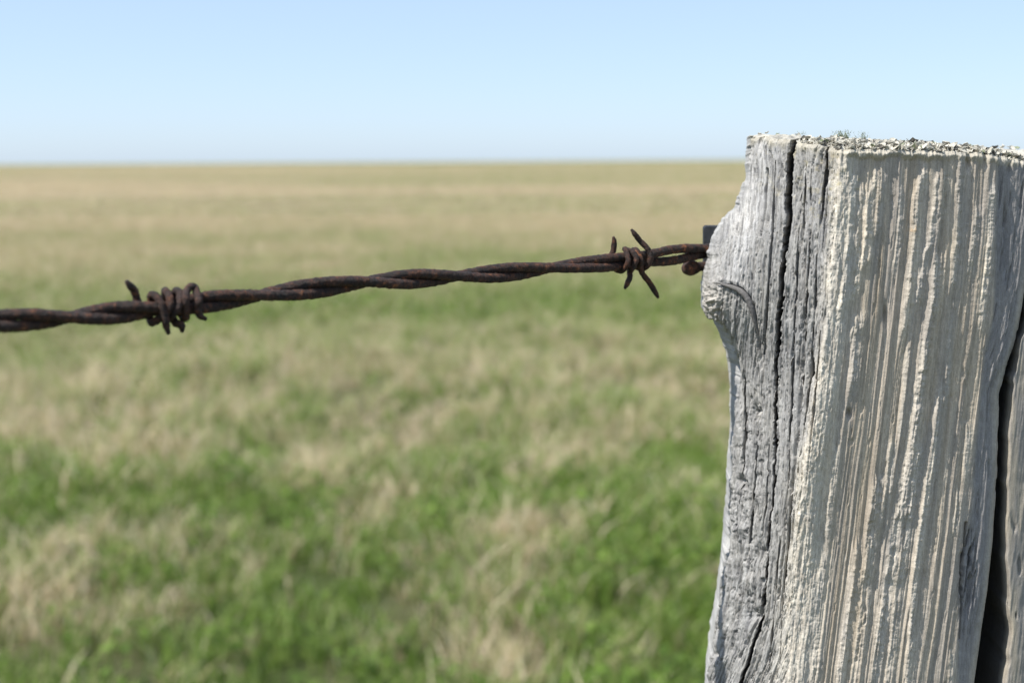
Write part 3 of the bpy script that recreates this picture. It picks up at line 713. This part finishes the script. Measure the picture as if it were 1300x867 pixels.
# beyond the left edge of the picture the twist simply carries on, with the same pitch
ext_s = np.arange(1, 900)*.0015; pitch = math.pi/.031
for i, sgn in enumerate((1, -1)):
    q = dense+sgn*NRM*sep[:, None]*(np.cos(ph)[:, None]*upv+np.sin(ph)[:, None]*camv)
    e = dense[0]+dir0*ext_s[:, None]; pe = ph[0]-ext_s*pitch
    e = e+sgn*NRM*(np.cos(pe)[:, None]*upv[0]+np.sin(pe)[:, None]*camv[0])
    o = tube('strand', np.concatenate([e[::-1], q]), 1.56*MM, M_RUST, .0005, 20, .15, 11+i); adopt(o, wire)
def local(xc, pts):
    i0 = np.argmin(np.abs(dpx-xc)); s = np.concatenate([[0], np.cumsum(np.linalg.norm(np.diff(dense, axis=0), axis=1))]); out = []
    for a, u_, c_ in pts:
        t = s[i0]+a*MM; c = np.array([np.interp(t, s, dense[:, k]) for k in range(3)]); out.append(c+MM*(u_*upv[i0]+c_*camv[i0]))
    out = np.array(out); out[1:-1] += np.random.default_rng(int(xc)+len(pts)).normal(0, (.22 if xc > 500 else .42)*MM, out[1:-1].shape)
    return catmull(out, 16)
BARBS = [
 (802, 1.02, [(-6.4, 8.6, -.6), (-6.0, 7.2, -1.0), (-6.0, 4.5, -1.8), (-6.1, 2, -2.7), (-5.9, -1, -3.2), (-5.2, -3.1, -1), (-4.7, -2.2, 2.2), (-4.2, .3, 3.3), (-3.4, 3.1, 1.8), (-2.2, 3.9, .6), (-1.0, 2.6, 2.4), (-.9, .2, 3.5), (-1.6, -2.2, 2.6), (-1.2, -3.8, .4), (-2.4, -5.9, .9), (-4.9, -9.3, .7)]),
 (802, 1.02, [(.1, 10.6, 1.6), (.7, 9.3, 1.9), (2.6, 6.3, 2.3), (4.6, 3.0, 3.1), (5.3, 0, 3.5), (5.1, -2.6, 2.3), (4.2, -3.5, -.8), (3.3, -1, -3.1), (2.5, 2, -2.6), (1.9, 3.5, 0), (1.5, 2.4, 2.5), (1.6, -.4, 3.4), (2.4, -3.0, 1.8), (3.6, -4.0, .7), (5.0, -5.6, .6), (7.2, -9.4, .8), (9.9, -14.0, .8)]),
 (215, .98, [(-11.3, 8.3, .2), (-10.3, 6.6, -.2), (-9, 4.6, -.9), (-7, 2, -2.7), (-5.6, -1.6, -3.1), (-4.4, -3.5, 0), (-2.4, -.5, 3.3), (-.8, 3.3, 1.9), (0, 3.6, -1), (.7, 0, -3.2), (1.4, -3.3, -1), (2.3, -5.0, .3), (2.6, -7.2, .4)]),
 (215, .98, [(-2.0, -7.2, 2.0), (-2.3, -5.2, 2.7), (-2.9, -2.6, 3.4), (-3.7, 1, 3.4), (-4.4, 3.7, 1.1), (-3.8, 3, -1.7), (-2.6, -.5, -3.3), (-1.0, -3.4, -1), (.6, -1, 3.2), (1.8, 2.8, 2.5), (2.5, 4.2, 0), (3.3, 1, -3.1), (4.0, -2.9, -1.8), (4.0, -3.0, 1.5), (4.2, 1.2, 3.2), (5.0, 4.4, 2.2), (6.4, 5.4, 1.4), (7.6, 4.0, 2.0), (7.4, 1.2, 3.2), (6.6, -1.2, 3.4), (7.2, -2.8, 3.0), (9.1, -4.6, 2.6)])]
for j in range(2):
    holder = None
    for i, (xc, rd, pts) in enumerate(BARBS[2*j:2*j+2]):
        o = tube('barb', local(xc, pts), np.array([.45, .9]+[1]*26+[.9, .45])*(.95 if xc > 500 else 1.10)*rd*MM, M_RUST, .00025, 18, .17, 31+i+7*j); adopt(o, wire)

def on_face(x, y, off):
    i = np.argmin((xs-x)**2+(py-y)**2); return P.reshape(-1, 3)[i]+Nn.reshape(-1, 3)[i]*(off+.1)*MM
SPL = [(912, 359, 1.2), (921, 362, .9), (931, 365, .7), (941, 369, .6), (949, 377, .5), (955, 391, .4), (959, 407, .1), (963, 425, -.3)]
M_SPL = M_WOOD.copy(); M_SPL.name = 'dark_weathered_wood'
_n = M_SPL.node_tree; _a = [q for q in _n.nodes if q.type == 'ATTRIBUTE'][0]; _rgb = _n.nodes.new('ShaderNodeRGB'); _rgb.outputs[0].default_value = (.15, .145, .14, 1)
for l_ in list(_a.outputs['Color'].links): _n.links.new(_rgb.outputs[0], l_.to_socket)
spl = tube('splinter', catmull([on_face(*q) for q in SPL], 12), np.array([.15, .55, .85, 1.0, 1.0, .85, .6, .3])*MM, M_SPL, .0003, 16, .16, 71)
spl['label'] = 'thin hooked dark splinter curling out of the knot'; adopt(spl, post)

# ---------------------------------------------------------------- bracket and nail behind the left edge of the post
def plate():
    # strap with rounded corners, its outline laid in the plane Y = .525
    def P_(x, y, Y): return unproj(x, y, Y)
    out = []
    x0, x1, y0, y1, rc = 892, 935, 286, 353, 4
    for (cx_, cy_, a0) in ((x0+rc, y0+rc, 180), (x1-rc, y0+rc, 270), (x1-rc, y1-rc, 0), (x0+rc, y1-rc, 90)):
        for k in range(7):
            a = math.radians(a0+k*15); out.append((cx_+rc*math.cos(a), cy_+rc*math.sin(a)))
    n = len(out); rows = []
    for Y, inset in ((.5205, 1.2), (.5200, 1.6), (.5215, 0), (.5275, 0), (.529, 1.2)):
        c = np.mean(out, 0); rows.append([P_(x+(c[0]-x)/abs(c[0]-x+1e-9)*inset*min(1, abs(c[0]-x)/5), y+(c[1]-y)/abs(c[1]-y+1e-9)*inset*min(1, abs(c[1]-y)/5), Y) for x, y in out])
    rows = [rows[1]]+rows[2:]
    V = np.array(rows).reshape(-1, 3); m = len(rows); I = np.arange(m*n).reshape(m, n); J = np.roll(I, -1, 1)
    F = [np.stack([I[:-1], J[:-1], J[1:], I[1:]], -1).reshape(-1, 4)]
    V = np.vstack([V, np.mean(rows[0], 0), np.mean(rows[-1], 0)])
    F.append(np.stack([np.full(n, len(V)-2), J[0], I[0]], -1)); F.append(np.stack([np.full(n, len(V)-1), I[-1], J[-1]], -1))
    o = mesh_from('steel_bracket', V, F, M_STEEL, smooth=False)
    set_prop(o, 'dark grey steel bracket with rounded corner behind the left edge of the post', 'bracket')
plate()
nl = empty('round_head_nail', tuple(unproj(905, 339, .519))); set_prop(nl, 'rusty round headed nail sticking out left below the wire', 'nail')
hp = [unproj(x, y, Y) for x, y, Y in ((868, 341.5, .505), (869.5, 341.2, .5055), (873, 340.8, .507), (879, 340, .509), (884, 339.5, .511), (886.5, 339, .512))]
adopt(tube('head', hp, np.array([1.0, 2.2, 2.75, 2.7, 2.2, 1.2])*MM, M_RUST2, .0003, 20, .06, 51), nl)
sp_ = [unproj(x, y, Y) for x, y, Y in ((883, 339, .5115), (895, 338, .514), (912, 337, .518), (930, 337, .524))]
adopt(tube('shank', sp_, 1.7*MM, M_RUST2, .0004, 16, .07, 52), nl)
